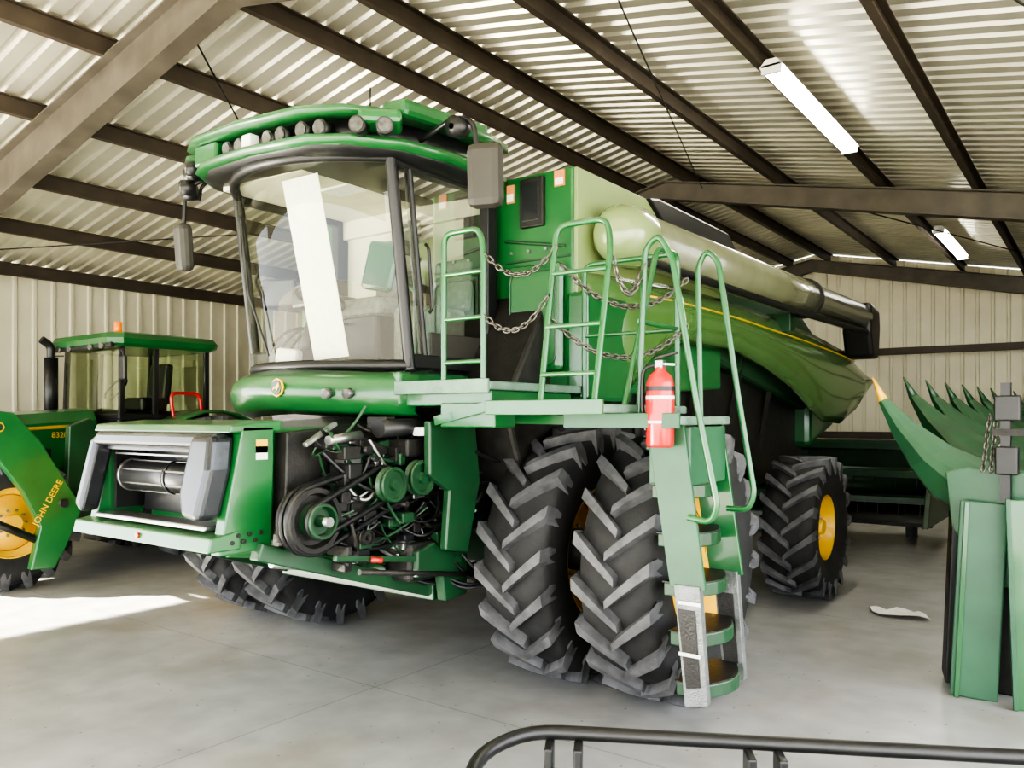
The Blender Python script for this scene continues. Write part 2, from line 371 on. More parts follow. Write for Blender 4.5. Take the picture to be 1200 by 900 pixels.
for sd in(1,-1):
    rows=[]
    for k in range(11):
        t=k/10; r=[]
        for (y1,z1),(y2,z2) in zip(top,bot):
            y=y1*(1-t)+y2*t; z=z1*(1-t)+z2*t
            r.append((CX+sd*shx(y,t),y,z))
        rows.append(r)
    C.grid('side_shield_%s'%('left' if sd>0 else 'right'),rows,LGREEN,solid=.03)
    ra=[];rb_=[]
    for i in range(28):
        y=6.1+i*.235; z=3.03-.0035*(y-6.1)**2.2
        for q in range(len(top)-1):
            if top[q][0]<=y<=top[q+1][0]:
                u=(y-top[q][0])/(top[q+1][0]-top[q][0]); zt=top[q][1]*(1-u)+top[q+1][1]*u; zb=bot[q][1]*(1-u)+bot[q+1][1]*u
        tt=max(0,min(1,(zt-z)/(zt-zb))); ex=shx(y,tt)+.020
        ra.append((CX+sd*ex,y,z)); rb_.append((CX+sd*(ex+.003),y,z-.014))
    C.grid('yellow_stripe_%s'%('left' if sd>0 else 'right'),[ra,rb_],YEL,solid=.006)
C.prism('rear_hood',[(11.2,3.05),(12.4,2.85),(13.0,2.55),(12.4,1.9),(11.2,1.6)],'x',-6.35,-3.25,GREEN,.08)
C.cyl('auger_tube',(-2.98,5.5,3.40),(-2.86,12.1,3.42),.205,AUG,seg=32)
C.cyl('auger_tube_flange',(-2.905,9.7,3.41),(-2.90,9.78,3.41),.235,DARK,seg=32)
C.lathe('auger_elbow',[(-.22,.02),(-.20,.14),(-.12,.21),(.0,.23),(.15,.24),(.22,.215)],(-2.99,5.5,3.40),(0,1,0),TANK)
C.prism('auger_spout',[(12.0,3.62),(12.55,3.55),(12.6,3.3),(12.5,2.85),(12.15,2.85),(12.0,3.2)],'x',-3.05,-2.66,BLACK,.05)
C.tube('auger_underside_shade',[(-2.84,5.6,3.20),(-2.78,9,3.18),(-2.72,12,3.20)],.035,BLACK,fr=0)  # black strip standing in for the shadow under the auger tube
C.box('auger_cradle',-3.35,-2.95,9.4,9.6,3.0,3.22,DGREEN,.01)
C.box('tank_front_window_frame',-3.71,-3.49,5.13,5.18,3.48,3.86,DARK,.01)
C.box('tank_front_window',-3.68,-3.52,5.12,5.16,3.52,3.82,GREY,.01)
C.box('warning_label_1',-3.85,-3.78,5.155,5.168,3.70,3.84,ORANGE); C.box('warning_label_1b',-3.845,-3.785,5.150,5.166,3.71,3.77,WHITE)
C.box('warning_label_2',-3.40,-3.31,5.155,5.168,3.76,3.88,ORANGE); C.box('warning_label_3',-3.39,-3.32,5.150,5.166,3.77,3.82,WHITE)
C.box('tank_front_seam',-3.86,-3.26,5.15,5.17,3.22,3.235,DGREEN)
C.box('front_access_door',-3.80,-3.30,5.08,5.17,2.35,3.18,GREEN,.05)
C.tube('access_door_edge',[(-3.76,5.075,2.40),(-3.76,5.075,3.12),(-3.34,5.075,3.12),(-3.34,5.075,2.40),(-3.76,5.075,2.40)],.008,DGREEN,fr=.08)
C.tube('tank_front_stiffener',[(-3.86,5.15,3.40),(-3.30,5.15,3.30)],.012,DGREEN,fr=0)
for i in range(4): C.cyl('tank_bolt_%d'%i,(-3.80+.16*i,5.145,3.30),(-3.80+.16*i,5.17,3.30),.012,STEEL,seg=8)
C.box('lower_side_panel',-3.30,-3.12,5.15,5.9,2.12,2.95,GREEN,.04)
# ---- cab
GT=3.78
def wy(s,z,b=.42):
    return 4.14-(z-2.36)*.13-b*(1-s*s)
def wx(s): return CX+s*.86
rows=[[ (wx(-1+2*i/20),wy(-1+2*i/20,2.36+(GT-2.36)*k/8),2.36+(GT-2.36)*k/8) for i in range(21)] for k in range(9)]
C.grid('windshield',rows,GLASS)
def edge(s,n=9): return [(wx(s),wy(s,2.34+(GT-2.32)*k/n),2.34+(GT-2.32)*k/n) for k in range(n+1)]
C.tube('a_pillar_left',edge(1),.042,BLACK,fr=0); C.tube('a_pillar_right',edge(-1),.042,BLACK,fr=0)
for z,nm in((2.37,'windshield_sill'),(GT,'windshield_header')):
    C.tube(nm,[(wx(-1+2*i/20),wy(-1+2*i/20,z),z) for i in range(21)],.04,BLACK,fr=0)
for sd,nm in((1,'left'),(-1,'right')):
    x=CX+sd*.86
    C.mesh('side_glass_'+nm,[(x,4.16,2.42),(x,5.02,2.42),(x,5.02,GT),(x,3.97,GT)],[(0,1,2,3)],GLASSD)
    C.bar('b_pillar_'+nm,(x,5.03,2.3),(x,5.03,3.9),.09,.12,BLACK,.01)
    C.bar('door_sill_'+nm,(x,4.1,2.40),(x,5.08,2.40),.07,.10,BLACK,.01)
    C.bar('door_header_'+nm,(x,3.95,GT),(x,5.08,GT),.07,.10,BLACK,.01)
C.tube('door_frame_front',[(-3.925,4.28,2.45),(-3.925,4.12,3.76)],.020,BLACK,fr=0)
C.tube('door_handle',[(-3.90,4.30,2.75),(-3.87,4.30,2.78),(-3.87,4.26,3.2),(-3.90,4.26,3.23)],.012,BLACK,fr=.02)
C.box('door_lower_panel',-3.96,-3.93,4.35,5.0,2.42,2.62,MIRR,.01)
C.box('cab_rear_wall_lower',-5.66,-3.94,5.03,5.12,2.3,2.75,BLACK)
C.box('cab_rear_wall_upper',-5.66,-3.94,5.03,5.12,3.62,3.92,CREAM)
C.box('cab_rear_panel_left',-4.20,-3.94,5.04,5.12,2.8,3.7,MIRR)
C.box('cab_rear_window',-5.6,-4.20,5.08,5.10,2.75,3.62,CREAM)
C.box('cab_rear_window_post',-5.02,-4.96,5.05,5.09,2.75,3.62,BLACK)
C.box('cab_floor',-5.64,-3.96,4.12,5.1,2.31,2.37,BLACK)
C.box('cab_headliner',-5.6,-4.0,3.78,5.05,GT,GT+.05,CREAM)
C.box('dome_lamp',-4.95,-4.65,4.2,4.4,GT-.015,GT,WHITE)
C.box('seat_cushion',-5.05,-4.5,4.40,4.90,2.80,2.95,SEATM,.05)
C.obox('seat_back',(-4.78,4.93,3.20),(.50,.14,.62),(-.1,0,0),SEATM,.05)
C.box('seat_headrest',-4.93,-4.63,4.94,5.02,3.50,3.66,SEATM,.03)
C.box('seat_pedestal',-4.98,-4.58,4.45,4.85,2.36,2.82,BLACK,.03)
C.box('instructor_seat',-4.42,-4.05,4.45,4.9,2.38,2.85,SEATM,.04)
C.obox('green_jacket',(-4.95,4.86,3.28),(.34,.10,.42),(-.1,.2,0),GREEN,.04)
C.obox('instructor_seat_back',(-4.22,4.93,3.05),(.36,.10,.42),(-.1,0,0),SEATM,.04)
C.box('armrest_console',-5.32,-5.12,4.2,4.85,2.88,3.02,BLACK,.03)
C.obox('display_monitor',(-5.42,4.18,3.02),(.30,.05,.22),(.15,0,.35),BLACK,.02)
C.cyl('steering_column',(-4.98,4.02,2.4),(-4.98,4.22,2.92),.05,BLACK)
C.tube('steering_wheel',[(-4.98+.20*math.cos(a),4.22+.17*math.sin(a),2.94-.08*math.sin(a)) for a in[2*math.pi*i/24 for i in range(24)]],.016,BLACK,closed=True)
C.bar('wheel_spoke',(-5.17,4.22,2.93),(-4.79,4.22,2.93),.03,.02,BLACK)
for i in range(5): C.hose('dash_cable_%d'%i,(-5.5+.12*i,4.1,2.42),(-5.4+.12*i,4.5,2.75),-.1,.012,BLACK)
C.box('dash_tray',-5.5,-4.9,3.95,4.15,2.40,2.52,MIRR,.02)
C.obox('dash_rag',(-4.95,3.90,2.46),(.18,.12,.12),(0,.1,.4),PAPER,.03)
C.mesh('windshield_reflection_card',[(-4.90,3.80,3.74),(-4.52,3.81,3.74),(-4.34,3.94,2.44),(-4.66,3.90,2.42)],[(0,1,2,3)],PAPER,solid=.004)  # pale card added inside the glass to imitate a bright windshield reflection
C.tube('wiper_arm',[(-4.9,3.68,2.45),(-5.05,3.62,2.9),(-5.2,3.66,3.5)],.009,BLACK,fr=0)
C.tube('interior_grab',[(-5.62,4.2,2.9),(-5.5,4.0,3.1),(-5.3,3.9,3.15)],.012,BLACK,fr=.05)
# cab roof
RZ=-.085
def plan(k,z,dz=0,fwd=0):
    base=[(-3.86,5.12),(-3.74,4.75),(-3.72,4.30),(-3.78,3.92),(-3.98,3.62),(-4.22,3.47),(-4.8,3.42),(-5.38,3.47),(-5.64,3.60),(-5.88,3.88),(-5.92,4.30),(-5.86,4.75),(-5.74,5.12)]
    out=[]
    for x,y in base:
        xx=CX+(x-CX)*k; yy=4.45+(y-4.45)*k-(fwd if y<3.7 else 0)
        zz=z+RZ+dz*(yy-3.4)/1.7-.035*(xx-CX)
        out.append((xx,yy,zz))
    return out
C.loft('roof_underside',[plan(.86,3.87),plan(.97,3.90),plan(.97,3.93,.02)],BLACK)
C.loft('roof_lip',[plan(.99,3.90,.03),plan(1.03,3.93,.04),plan(1.02,3.955,.06),plan(.95,3.96,.06)],GREEN)
C.loft('roof_light_band',[plan(.88,3.95,.05),plan(.88,4.09,.10)],BLACK)
C.loft('roof_cap',[plan(.93,4.085,.12),plan(1.035,4.08,.13,.06),plan(1.03,4.12,.15,.06),plan(.9,4.155,.16),plan(.5,4.20,.14)],GREEN)
def lamp(n,x,y,z,az,r=.055):
    d=Vector((math.sin(az),-math.cos(az),-.1)); p=Vector((x,y,z-.035*(x-CX)))
    C.cyl(n+'_body',p-d*.05,p+d*.05,r,BLACK,seg=18); C.cyl(n+'_lens',p+d*.048,p+d*.060,r*.8,LENS,seg=18)
for i,(x,y,az) in enumerate(((-4.16,3.56,.2),(-4.30,3.53,.1),(-4.50,3.52,.05),(-4.64,3.52,0),(-4.96,3.52,0),(-5.10,3.52,-.05))): lamp('roof_lamp_%d'%i,x,y,4.01+RZ,az)
C.box('roof_lamp_square',-4.86,-4.76,3.42,3.50,3.96+RZ,4.05+RZ,WHITE,.01)
C.box('roof_front_spacer',-5.5,-5.22,3.46,3.60,3.95+RZ,4.10+RZ,GREEN,.02)
for sd,nm in((1,'left'),(-1,'right')):
    C.obox('corner_light_pod_'+nm,(CX+sd*.98,3.74,4.05+RZ-.035*sd),(.28,.26,.09),(0,0,sd*.75),GREEN,.03)
    lamp('corner_lamp_a_'+nm,CX+sd*.93,3.60,3.99+RZ,sd*.5); lamp('corner_lamp_b_'+nm,CX+sd*1.06,3.70,3.99+RZ,sd*.8)
    if sd<0:
        lamp('lower_lamp_a_'+nm,CX+sd*1.04,3.62,3.86+RZ,sd*.5,.06); lamp('lower_lamp_b_'+nm,CX+sd*1.16,3.73,3.86+RZ,sd*.8,.06); lamp('upper_lamp_c_'+nm,CX+sd*1.17,3.74,4.0+RZ,sd*.8,.06)
        C.tube('lamp_bracket_'+nm,[(CX+sd*1.02,3.80,4.0+RZ),(CX+sd*1.10,3.78,3.95+RZ),(CX+sd*1.10,3.76,3.84+RZ)],.014,BLACK,fr=.03)
C.obox('side_visor_left',(-3.80,4.28,4.08),(.22,.95,.12),(.10,.08,.05),GREEN,.04)
C.tube('roof_antenna',[(-4.5,4.3,4.2),(-4.5,4.3,4.5)],.006,BLACK,fr=0)
C.tube('mirror_arm_left',[(-3.80,4.10,3.90),(-3.45,4.05,3.97),(-3.32,4.08,3.93),(-3.30,4.1,3.75)],.018,BLACK,fr=.06)
C.lathe('mirror_knuckle_left',[(-.07,.02),(-.05,.07),(.05,.07),(.07,.02)],(-3.42,4.05,3.90),(0,1,.2),BLACK,seg=18)
C.obox('mirror_left',(-3.25,4.12,3.57),(.24,.13,.42),(.05,0,.35),MIRR,.055)
C.tube('mirror_arm_right',[(-5.82,3.75,3.90),(-6.0,3.7,3.85),(-6.02,3.7,3.55)],.016,BLACK,fr=.06)
C.obox('mirror_right',(-6.02,3.70,3.38),(.19,.12,.38),(.1,.15,-.3),MIRR,.045)
# cab base hood
rows=[]
for z,b,off in((2.04,.36,.06),(2.08,.52,-.02),(2.20,.58,-.02),(2.28,.56,0),(2.34,.46,.02)):
    rows.append([(CX+(-1+2*i/20)*(.95),4.12+off-b*(1-abs(-1+2*i/20)**2.4),z-.04*abs(-1+2*i/20)) for i in range(21)])
C.grid('cab_base_hood',rows,GREEN,solid=.02)
C.box('cab_base',-5.7,-3.9,4.0,5.15,2.08,2.32,GREEN,.02)
C.grid('cab_base_top',[rows[-1],[(p[0],4.3,2.34) for p in rows[-1]]],GREEN)
C.cyl('emblem_back',(-4.60,3.535,2.21),(-4.60,3.52,2.21),.065,YEL,seg=8)
C.cyl('emblem_face',(-4.60,3.525,2.21),(-4.60,3.512,2.21),.054,DGREEN,seg=8)
C.prism('emblem_deer',[(-4.635,2.19),(-4.62,2.215),(-4.59,2.22),(-4.57,2.245),(-4.56,2.22),(-4.57,2.205),(-4.585,2.185),(-4.60,2.205)],'y',3.508,3.513,YEL)
for i,x in enumerate((-4.22,-4.10)): C.cyl('hood_lamp_%d'%i,(x,3.66+.08*i,2.17),(x,3.61+.08*i,2.16),.035,LENS,seg=14)
# ---- feeder house
FS=-.06
def fy(z): return 2.76+.20*(z-1.26)
def fplate(n,pts,o0,o1,m,bev=0):
    k=len(pts); v=[(x+FS,fy(z)-o0,z) for x,z in pts]+[(x+FS,fy(z)-o1,z) for x,z in pts]
    f=[tuple(range(k)),tuple(range(k,2*k))]+[(i,(i+1)%k,k+(i+1)%k,k+i) for i in range(k)]
    return C.mesh(n,v,f,m,bevel=bev,seg=3)
C.prism('feeder_house',[(3.12,1.26),(3.14,1.94),(3.6,1.94),(5.0,2.02),(5.1,1.2),(4.7,.85),(4.3,.80)],'x',-5.50,-4.22,GREEN,.02)
C.prism('feeder_inside_shade',[(3.07,1.36),(3.10,1.91),(3.2,1.91),(3.13,1.36)],'x',-5.49,-4.23,BLACK)  # black sheet standing in for the darkness inside the feeder
for x0,x1,nm in((-5.68,-5.60,'right'),(-4.22,-4.13,'left')):
    C.prism('face_side_plate_'+nm,[(2.76,1.20),(2.92,1.95),(3.14,1.95),(3.14,1.75),(3.12,1.20)],'x',x0,x1,GREEN,.008)
C.prism('face_bottom_beam',[(2.68,1.225),(2.70,1.31),(2.90,1.34),(2.90,1.225)],'x',-5.71,-4.12,GREEN,.010)
C.prism('face_top_beam',[(2.82,1.91),(2.84,1.96),(3.20,1.99),(3.20,1.92)],'x',-5.70,-4.13,GREEN,.012)
fplate('grey_hood_top',[(-5.58,1.82),(-4.33,1.82),(-4.18,1.85),(-4.14,1.915),(-5.50,1.915)],.0,.12,GREY,.03)
fplate('grey_hood_right',[(-5.62,1.42),(-5.52,1.36),(-5.49,1.82),(-5.48,1.90),(-5.58,1.86)],-.02,.12,GREY,.03)
fplate('grey_hood_left',[(-4.36,1.56),(-4.29,1.42),(-4.12,1.40),(-4.09,1.70),(-4.12,1.90),(-4.33,1.90)],-.02,.15,GREY,.04)
fplate('inner_rail_top',[(-5.46,1.79),(-4.36,1.79),(-4.36,1.82),(-5.46,1.82)],-.06,.05,GREY,.005)
fplate('inner_rail_mid',[(-5.46,1.755),(-4.36,1.755),(-4.36,1.765),(-5.46,1.765)],-.05,-.02,STEEL)
fplate('floor_lip',[(-5.48,1.335),(-4.20,1.335),(-4.20,1.365),(-5.48,1.365)],-.14,.03,STEEL,.01)
C.cyl('feeder_drum',(-5.51,2.98,1.61),(-4.42,2.98,1.61),.105,BLACK,seg=32)
for i,x in enumerate((-5.47,-4.92,-4.50)): C.cyl('drum_ring_%d'%i,(x-.015,2.98,1.61),(x+.015,2.98,1.61),.113,STEEL if i in(0,2) else GREY,seg=32)
for i in range(7):
    a=i*2*math.pi/7; C.bar('drum_slat_%d'%i,(-5.42,2.98+.105*math.cos(a),1.61+.105*math.sin(a)),(-4.50,2.98+.105*math.cos(a),1.61+.105*math.sin(a)),.010,.010,BLACK)
C.box('opening_side_r',-5.58,-5.54,2.90,3.12,1.38,1.90,BLACK); C.box('opening_side_l',-4.38,-4.22,2.96,3.10,1.36,1.90,BLACK)
for z,c in((1.84,YEL),(1.80,WHITE)): C.box('side_label_%.1f'%z,-4.135,-4.124,3.01,3.09,z-.05,z+.03,c)
for i in range(6): C.cyl('face_bolt_%d'%i,(-4.135,2.84+.04*i,1.27+.04*(i%2)),(-4.115,2.84+.04*i,1.27+.04*(i%2)),.014,DARK,seg=8)
C.cyl('red_button',(-4.88,2.69,1.27),(-4.88,2.675,1.27),.018,RED,seg=12)
C.bar('lower_rail_left',(-4.12,3.0,1.20),(-3.98,4.45,.74),.10,.11,DGREEN,.01)
C.bar('lower_rail_right',(-5.60,3.0,1.20),(-5.58,4.45,.74),.10,.11,DGREEN,.01)
C.bar('cross_rail',(-5.6,4.4,.76),(-3.9,4.4,.76),.12,.14,DGREEN,.01)
C.cyl('lift_cylinder',(-4.1,3.75,.98),(-4.1,5.1,.78),.06,GREEN); C.cyl('lift_rod',(-4.1,3.1,1.12),(-4.1,3.8,.97),.032,STEEL)
C.cyl('lift_cylinder_r',(-5.5,3.75,.98),(-5.5,5.1,.78),.06,GREEN)
def pulley(n,x,y,z,r,m,w=.08,sp=0):
    C.lathe(n,[(-w/2,.001),(-w/2,r*.96),(-w/2+.012,r),(-.008,r*.88),(.008,r*.88),(w/2-.012,r),(w/2,r*.96),(w/2,r*.82),(w*.2,r*.74),(w*.2,r*.34),(w*.6,r*.28),(w*.6,.001)],(x,y,z),(1,0,0),m,seg=36,smooth=False)
pulley('drive_pulley_big',-3.92,3.24,1.38,.205,DARK,.14); pulley('drive_pulley_small',-3.86,3.24,1.38,.11,DGREEN,.16)
C.cyl('drive_shaft_end',(-3.92,3.24,1.38),(-3.73,3.24,1.38),.03,STEEL)
pulley('idler_pulley_1',-3.74,3.76,1.57,.115,DGREEN,.08); pulley('idler_pulley_2',-3.74,4.03,1.60,.12,DGREEN,.08)
pulley('idler_pulley_3',-3.80,3.60,1.24,.05,DARK,.05)
def belt(n,x,c1,r1,c2,r2,m):
    P=[]; a0=math.atan2(c2[1]-c1[1],c2[0]-c1[0])
    for i in range(13):
        a=a0+math.pi/2+math.pi*i/12; P.append((x,c1[0]+r1*math.cos(a),c1[1]+r1*math.sin(a)))
    for i in range(13):
        a=a0-math.pi/2+math.pi*i/12; P.append((x,c2[0]+r2*math.cos(a),c2[1]+r2*math.sin(a)))
    C.tube(n,P,.018,m,closed=True)
belt('belt_1',-3.88,(3.24,1.38),.205,(4.42,1.72),.12,BLACK); belt('belt_2',-3.93,(3.24,1.38),.205,(4.42,1.72),.13,BLACK)
belt('belt_3',-3.82,(3.24,1.38),.10,(3.76,1.57),.11,BLACK)
pulley('rear_pulley',-3.88,4.42,1.72,.14,DARK,.10)
C.prism('drive_backplate',[(3.18,1.2),(3.20,1.91),(4.5,2.0),(4.55,1.2),(3.9,1.05)],'x',-4.20,-4.08,DARK,.01)
C.prism('drive_inner_cover',[(3.5,1.45),(3.55,1.80),(4.3,1.90),(4.35,1.5),(3.9,1.35)],'x',-4.05,-3.95,DGREEN,.01)
C.prism('tension_arm',[(3.55,1.86),(3.62,1.92),(4.2,1.70),(4.12,1.60)],'x',-3.98,-3.94,DARK,.008)
C.cyl('chrome_accumulator',(-3.88,3.35,1.86),(-3.88,3.62,1.89),.030,STEEL); C.cyl('black_accumulator',(-3.84,3.74,1.93),(-3.84,4.35,1.95),.060,BLACK)
C.box('valve_block',-4.0,-3.78,3.95,4.2,1.74,1.86,DARK,.015)
C.box('connector_block',-3.80,-3.70,4.02,4.12,1.88,1.94,WHITE,.01)
C.obox('latch_handle',(-3.96,3.36,1.90),(.04,.28,.03),(.5,0,0),STEEL,.008)
C.prism('drive_guard',[(4.02,1.98),(4.50,1.98),(4.56,1.55),(4.42,1.05),(4.18,1.10),(4.22,1.5),(4.02,1.62)],'x',-3.70,-3.64,DGREEN,.012)
C.prism('leg_plate',[(4.25,1.20),(4.58,1.20),(4.58,.72),(4.34,.70)],'x',-3.86,-3.78,DGREEN,.01)
C.box('gearbox_low',-4.05,-3.80,4.0,4.5,.88,1.15,DARK,.03)
C.prism('gearbox_low_cover',[(4.02,.92),(4.02,1.10),(4.2,1.14),(4.4,1.05),(4.4,.90)],'x',-3.80,-3.75,DGREEN,.01)
C.bar('strut_low',(-3.82,3.35,1.14),(-3.78,4.5,.98),.035,.04,DGREEN,.008)
C.cyl('tie_rod',(-3.76,3.5,1.04),(-3.74,4.6,.86),.018,DARK)
C.cyl('red_fitting',(-3.78,3.62,1.10),(-3.74,3.68,1.09),.018,RED)
C.bar('under_deck_strut',(-3.6,4.05,1.98),(-3.1,4.0,2.08),.06,.06,GREEN)
for i in range(100):
    y=random.uniform(3.25,4.5); z=random.uniform(1.1,1.96)
    C.hose('hydraulic_hose_%d'%i,(-4.0+random.uniform(0,.16),y,z),(-4.0+random.uniform(0,.20),y+random.uniform(.15,.7),z+random.uniform(-.3,.22)),random.uniform(.02,.16),random.choice((.007,.010,.014)),random.choice((BLACK,BLACK,BLACK,BLACK,BLACK,DARK,DARK,DGREEN,DGREEN,DGREEN,STEEL)))
for i in range(70):
    y=random.uniform(3.3,4.5); z=random.uniform(1.0,1.93)
    C.box('fitting_%d'%i,-4.02,-3.94+random.uniform(0,.12),y,y+random.uniform(.03,.14),z,z+random.uniform(.025,.10),random.choice((DARK,BLACK,DARK,DARK,DARK,DGREEN,DGREEN,DGREEN,STEEL)),.006)
for i in range(14):
    y=random.uniform(3.4,4.5); z=random.uniform(1.05,1.9)
    C.cyl('coupler_%d'%i,(-3.97,y,z),(-3.84+random.uniform(-.05,.04),y,z),random.uniform(.012,.030),random.choice((STEEL,DARK,BLACK,BLACK)),seg=12)
for i in range(12):
    C.hose('underside_hose_%d'%i,(-4.3+.05*i,3.6+.08*i,1.02),(-4.1+.06*i,4.7,.85),random.uniform(.05,.15),.012,BLACK)
for i in range(10):
    C.hose('axle_hose_%d'%i,(-3.7+random.uniform(-.2,.1),4.5,1.2+.07*i),(-3.75+random.uniform(-.2,.1),5.1,1.3+.05*i),random.uniform(.02,.15),.013,random.choice((BLACK,DARK,DGREEN)))
# ---- platform, rails, ladder
C.box('deck_cab',-3.93,-3.12,4.0,5.12,2.18,2.235,DECK,.01)
C.box('deck_cab_kickplate',-3.93,-3.12,3.975,4.0,2.16,2.25,DECK,.006)
C.box('deck_cab_support',-3.9,-3.15,4.05,5.0,2.08,2.18,GREEN,.01)
C.box('deck_outer',-3.14,-2.30,4.0,5.12,2.03,2.08,DECK,.01)
C.box('deck_outer_rim',-3.14,-2.30,3.97,4.0,2.02,2.11,GREEN,.006)
C.box('deck_bracket',-3.55,-3.10,4.02,4.25,1.94,2.10,GREEN,.01)
C.box('landing',-2.75,-1.97,4.30,5.05,1.96,2.01,DECK,.01)
C.box('landing_rim',-2.75,-1.97,4.27,4.30,1.94,2.03,TEAL,.006)
C.bar('deck_beam',(-3.9,4.5,2.0),(-2.2,4.5,1.98),.08,.06,GREEN)
def rail(n,pts,rungs=()):
    C.tube(n,pts,.019,GREEN,fr=.08)
    for i,(a,b) in enumerate(rungs): C.tube(n+'_rung_%d'%i,[a,b],.015,GREEN,fr=0)
rail('rail_a',[(-3.50,4.0,2.22),(-3.50,4.0,3.20),(-3.20,4.0,3.20),(-3.17,4.0,3.05),(-3.17,4.0,2.22)],[((-3.50,4,2.93),(-3.17,4,2.93)),((-3.50,4,2.64),(-3.17,4,2.64)),((-3.50,4,2.36),(-3.17,4,2.36))])
rail('rail_b',[(-2.74,4.0,2.05),(-2.74,4.18,3.18),(-2.42,4.25,3.20),(-2.37,4.2,3.02),(-2.37,4.0,2.05)],[((-2.74,4.13,2.88),(-2.37,4.15,2.88)),((-2.74,4.07,2.55),(-2.37,4.08,2.55)),((-2.74,4.02,2.26),(-2.37,4.02,2.26))])
rail('rail_c',[(-2.34,4.30,2.05),(-2.34,4.75,3.1),(-2.34,5.05,3.1),(-2.34,5.05,2.05)],[((-2.34,4.5,2.6),(-2.34,5.05,2.6))])
rail('rail_c2',[(-3.1,5.1,2.1),(-3.1,5.1,3.12),(-2.36,5.1,3.12),(-2.36,5.1,2.1)],[((-3.1,5.1,2.6),(-2.36,5.1,2.6))])
rail('rail_ladder_front',[(-2.30,4.42,2.0),(-2.26,4.42,3.02),(-2.17,4.42,3.10),(-2.08,4.42,2.95),(-1.93,4.42,2.1),(-1.80,4.42,1.50),(-1.84,4.42,1.40),(-1.98,4.42,1.42)])
rail('rail_ladder_rear',[(-2.16,5.02,2.0),(-2.18,5.02,3.0),(-2.12,5.02,3.10),(-2.04,5.02,3.02),(-1.90,5.02,2.1),(-1.80,5.02,1.52),(-1.84,5.02,1.42),(-1.98,5.02,1.42)])
def ystr(n,y0,y1,m):
    C.prism(n,[(-2.26,2.0),(-2.02,2.0),(-1.88,1.0),(-2.10,1.0)],'y',y0,y1,m,.004)
    C.prism(n+'_lower',[(-2.07,1.02),(-1.91,1.02),(-1.86,.34),(-2.00,.31)],'y',y0-.012,y1+.012,PLATE,.004)
    C.prism(n+'_grate',[(-2.045,.88),(-1.935,.88),(-1.90,.44),(-1.99,.42)],'y',y0-.018,y0-.012,DARK,.002)
ystr('stringer_front',4.43,4.46,TEAL); ystr('stringer_rear',5.02,5.05,GREEN)
for i in range(6):
    z=.42+.29*i; x=-1.93-.14*(z-.4)
    P_=[(x-.14,4.46),(x+.02,4.46)]+[(x+.02+.10*math.sin(math.pi*k/8),4.46+.56*k/8) for k in range(1,8)]+[(x+.02,5.02),(x-.14,5.02)]
    C.prism('ladder_tread_%d'%i,P_,'z',z-.065,z+.015,DGREEN,.008)
    C.prism('tread_top_%d'%i,[(a-.01,b) for a,b in P_],'z',z+.015,z+.022,DARK)
for z in(.62,.92): C.box('stringer_stripe_%.1f'%z,-2.04+.02*(1-z),-1.90,4.405,4.412,z-.010,z+.010,WHITE)
C.box('landing_box',-2.25,-1.98,4.45,5.0,1.6,1.95,TEAL,.01)
C.chain('chain_1',(-3.17,4.0,3.05),(-2.72,4.15,3.05),.16); C.chain('chain_2',(-3.17,4.0,2.66),(-2.73,4.08,2.75),.16)
C.chain('chain_3',(-2.38,4.2,3.05),(-2.26,4.42,2.95),.25); C.chain('chain_4',(-2.72,4.2,2.95),(-2.2,4.9,2.9),.22); C.chain('chain_5',(-2.72,4.1,2.6),(-2.2,4.9,2.6),.22)
x,y=-2.12,4.34
C.lathe('extinguisher_cylinder',[(1.83,.001),(1.83,.075),(1.845,.082),(2.20,.082),(2.25,.065),(2.28,.03),(2.30,.028)],(x,y,0),(0,0,1),RED,seg=28)
C.lathe('extinguisher_label',[(1.97,.0835),(2.13,.0835)],(x,y,0),(0,0,1),WHITE,seg=28)
C.lathe('extinguisher_label_red',[(1.985,.084),(2.11,.084)],(x,y,0),(0,0,1),RED,seg=28)
C.box('extinguisher_valve',x-.025,x+.025,y-.025,y+.025,2.29,2.34,STEEL,.005)
C.bar('extinguisher_lever',(x-.03,y,2.35),(x+.11,y,2.38),.025,.012,DARK); C.bar('extinguisher_handle',(x-.02,y,2.32),(x+.10,y,2.31),.025,.012,STEEL)
C.tube('extinguisher_hose',[(x+.03,y,2.32),(x-.10,y-.02,2.30),(x-.11,y-.02,2.08),(x-.09,y,1.93)],.012,BLACK,fr=.05)
C.lathe('extinguisher_strap',[(2.16,.086),(2.185,.086)],(x,y,0),(0,0,1),BLACK,seg=28)
C.box('extinguisher_bracket',x-.04,x+.04,y+.07,y+.10,1.85,2.2,DARK)

# ---------------------------------------------------------------- tractor with loader
TX=-11.4
R_=G('tractor_with_loader',(TX,5.6,0),world=True)
R_.wheel('rear_tire_left',(TX+1.0,6.75,1.02),1.02,.55,.58,1); R_.wheel('rear_tire_right',(TX-1.0,6.75,1.02),1.02,.55,.58,-1)
R_.wheel('front_tire_left',(TX+.98,4.15,.78),.78,.45,.42,1,lugs=18); R_.wheel('front_tire_right',(TX-.98,4.15,.78),.78,.45,.42,-1,lugs=18)
R_.box('chassis',TX-.35,TX+.35,3.2,7.4,.7,1.35,DARK,.03); R_.box('front_axle',TX-.9,TX+.9,4.05,4.25,.68,.86,DARK,.02); R_.box('rear_axle',TX-.9,TX+.9,6.6,6.9,.9,1.15,DARK,.02)
hs=[]
for y,w,z0,zt in((3.0,.34,1.25,1.85),(3.2,.40,1.2,1.98),(4.3,.44,1.2,2.06),(5.45,.46,1.25,2.14)):
    hs.append([(TX-w,y,z0),(TX-w,y,zt-.16),(TX-w*.8,y,zt-.03),(TX,y,zt),(TX+w*.8,y,zt-.03),(TX+w,y,zt-.16),(TX+w,y,z0)])
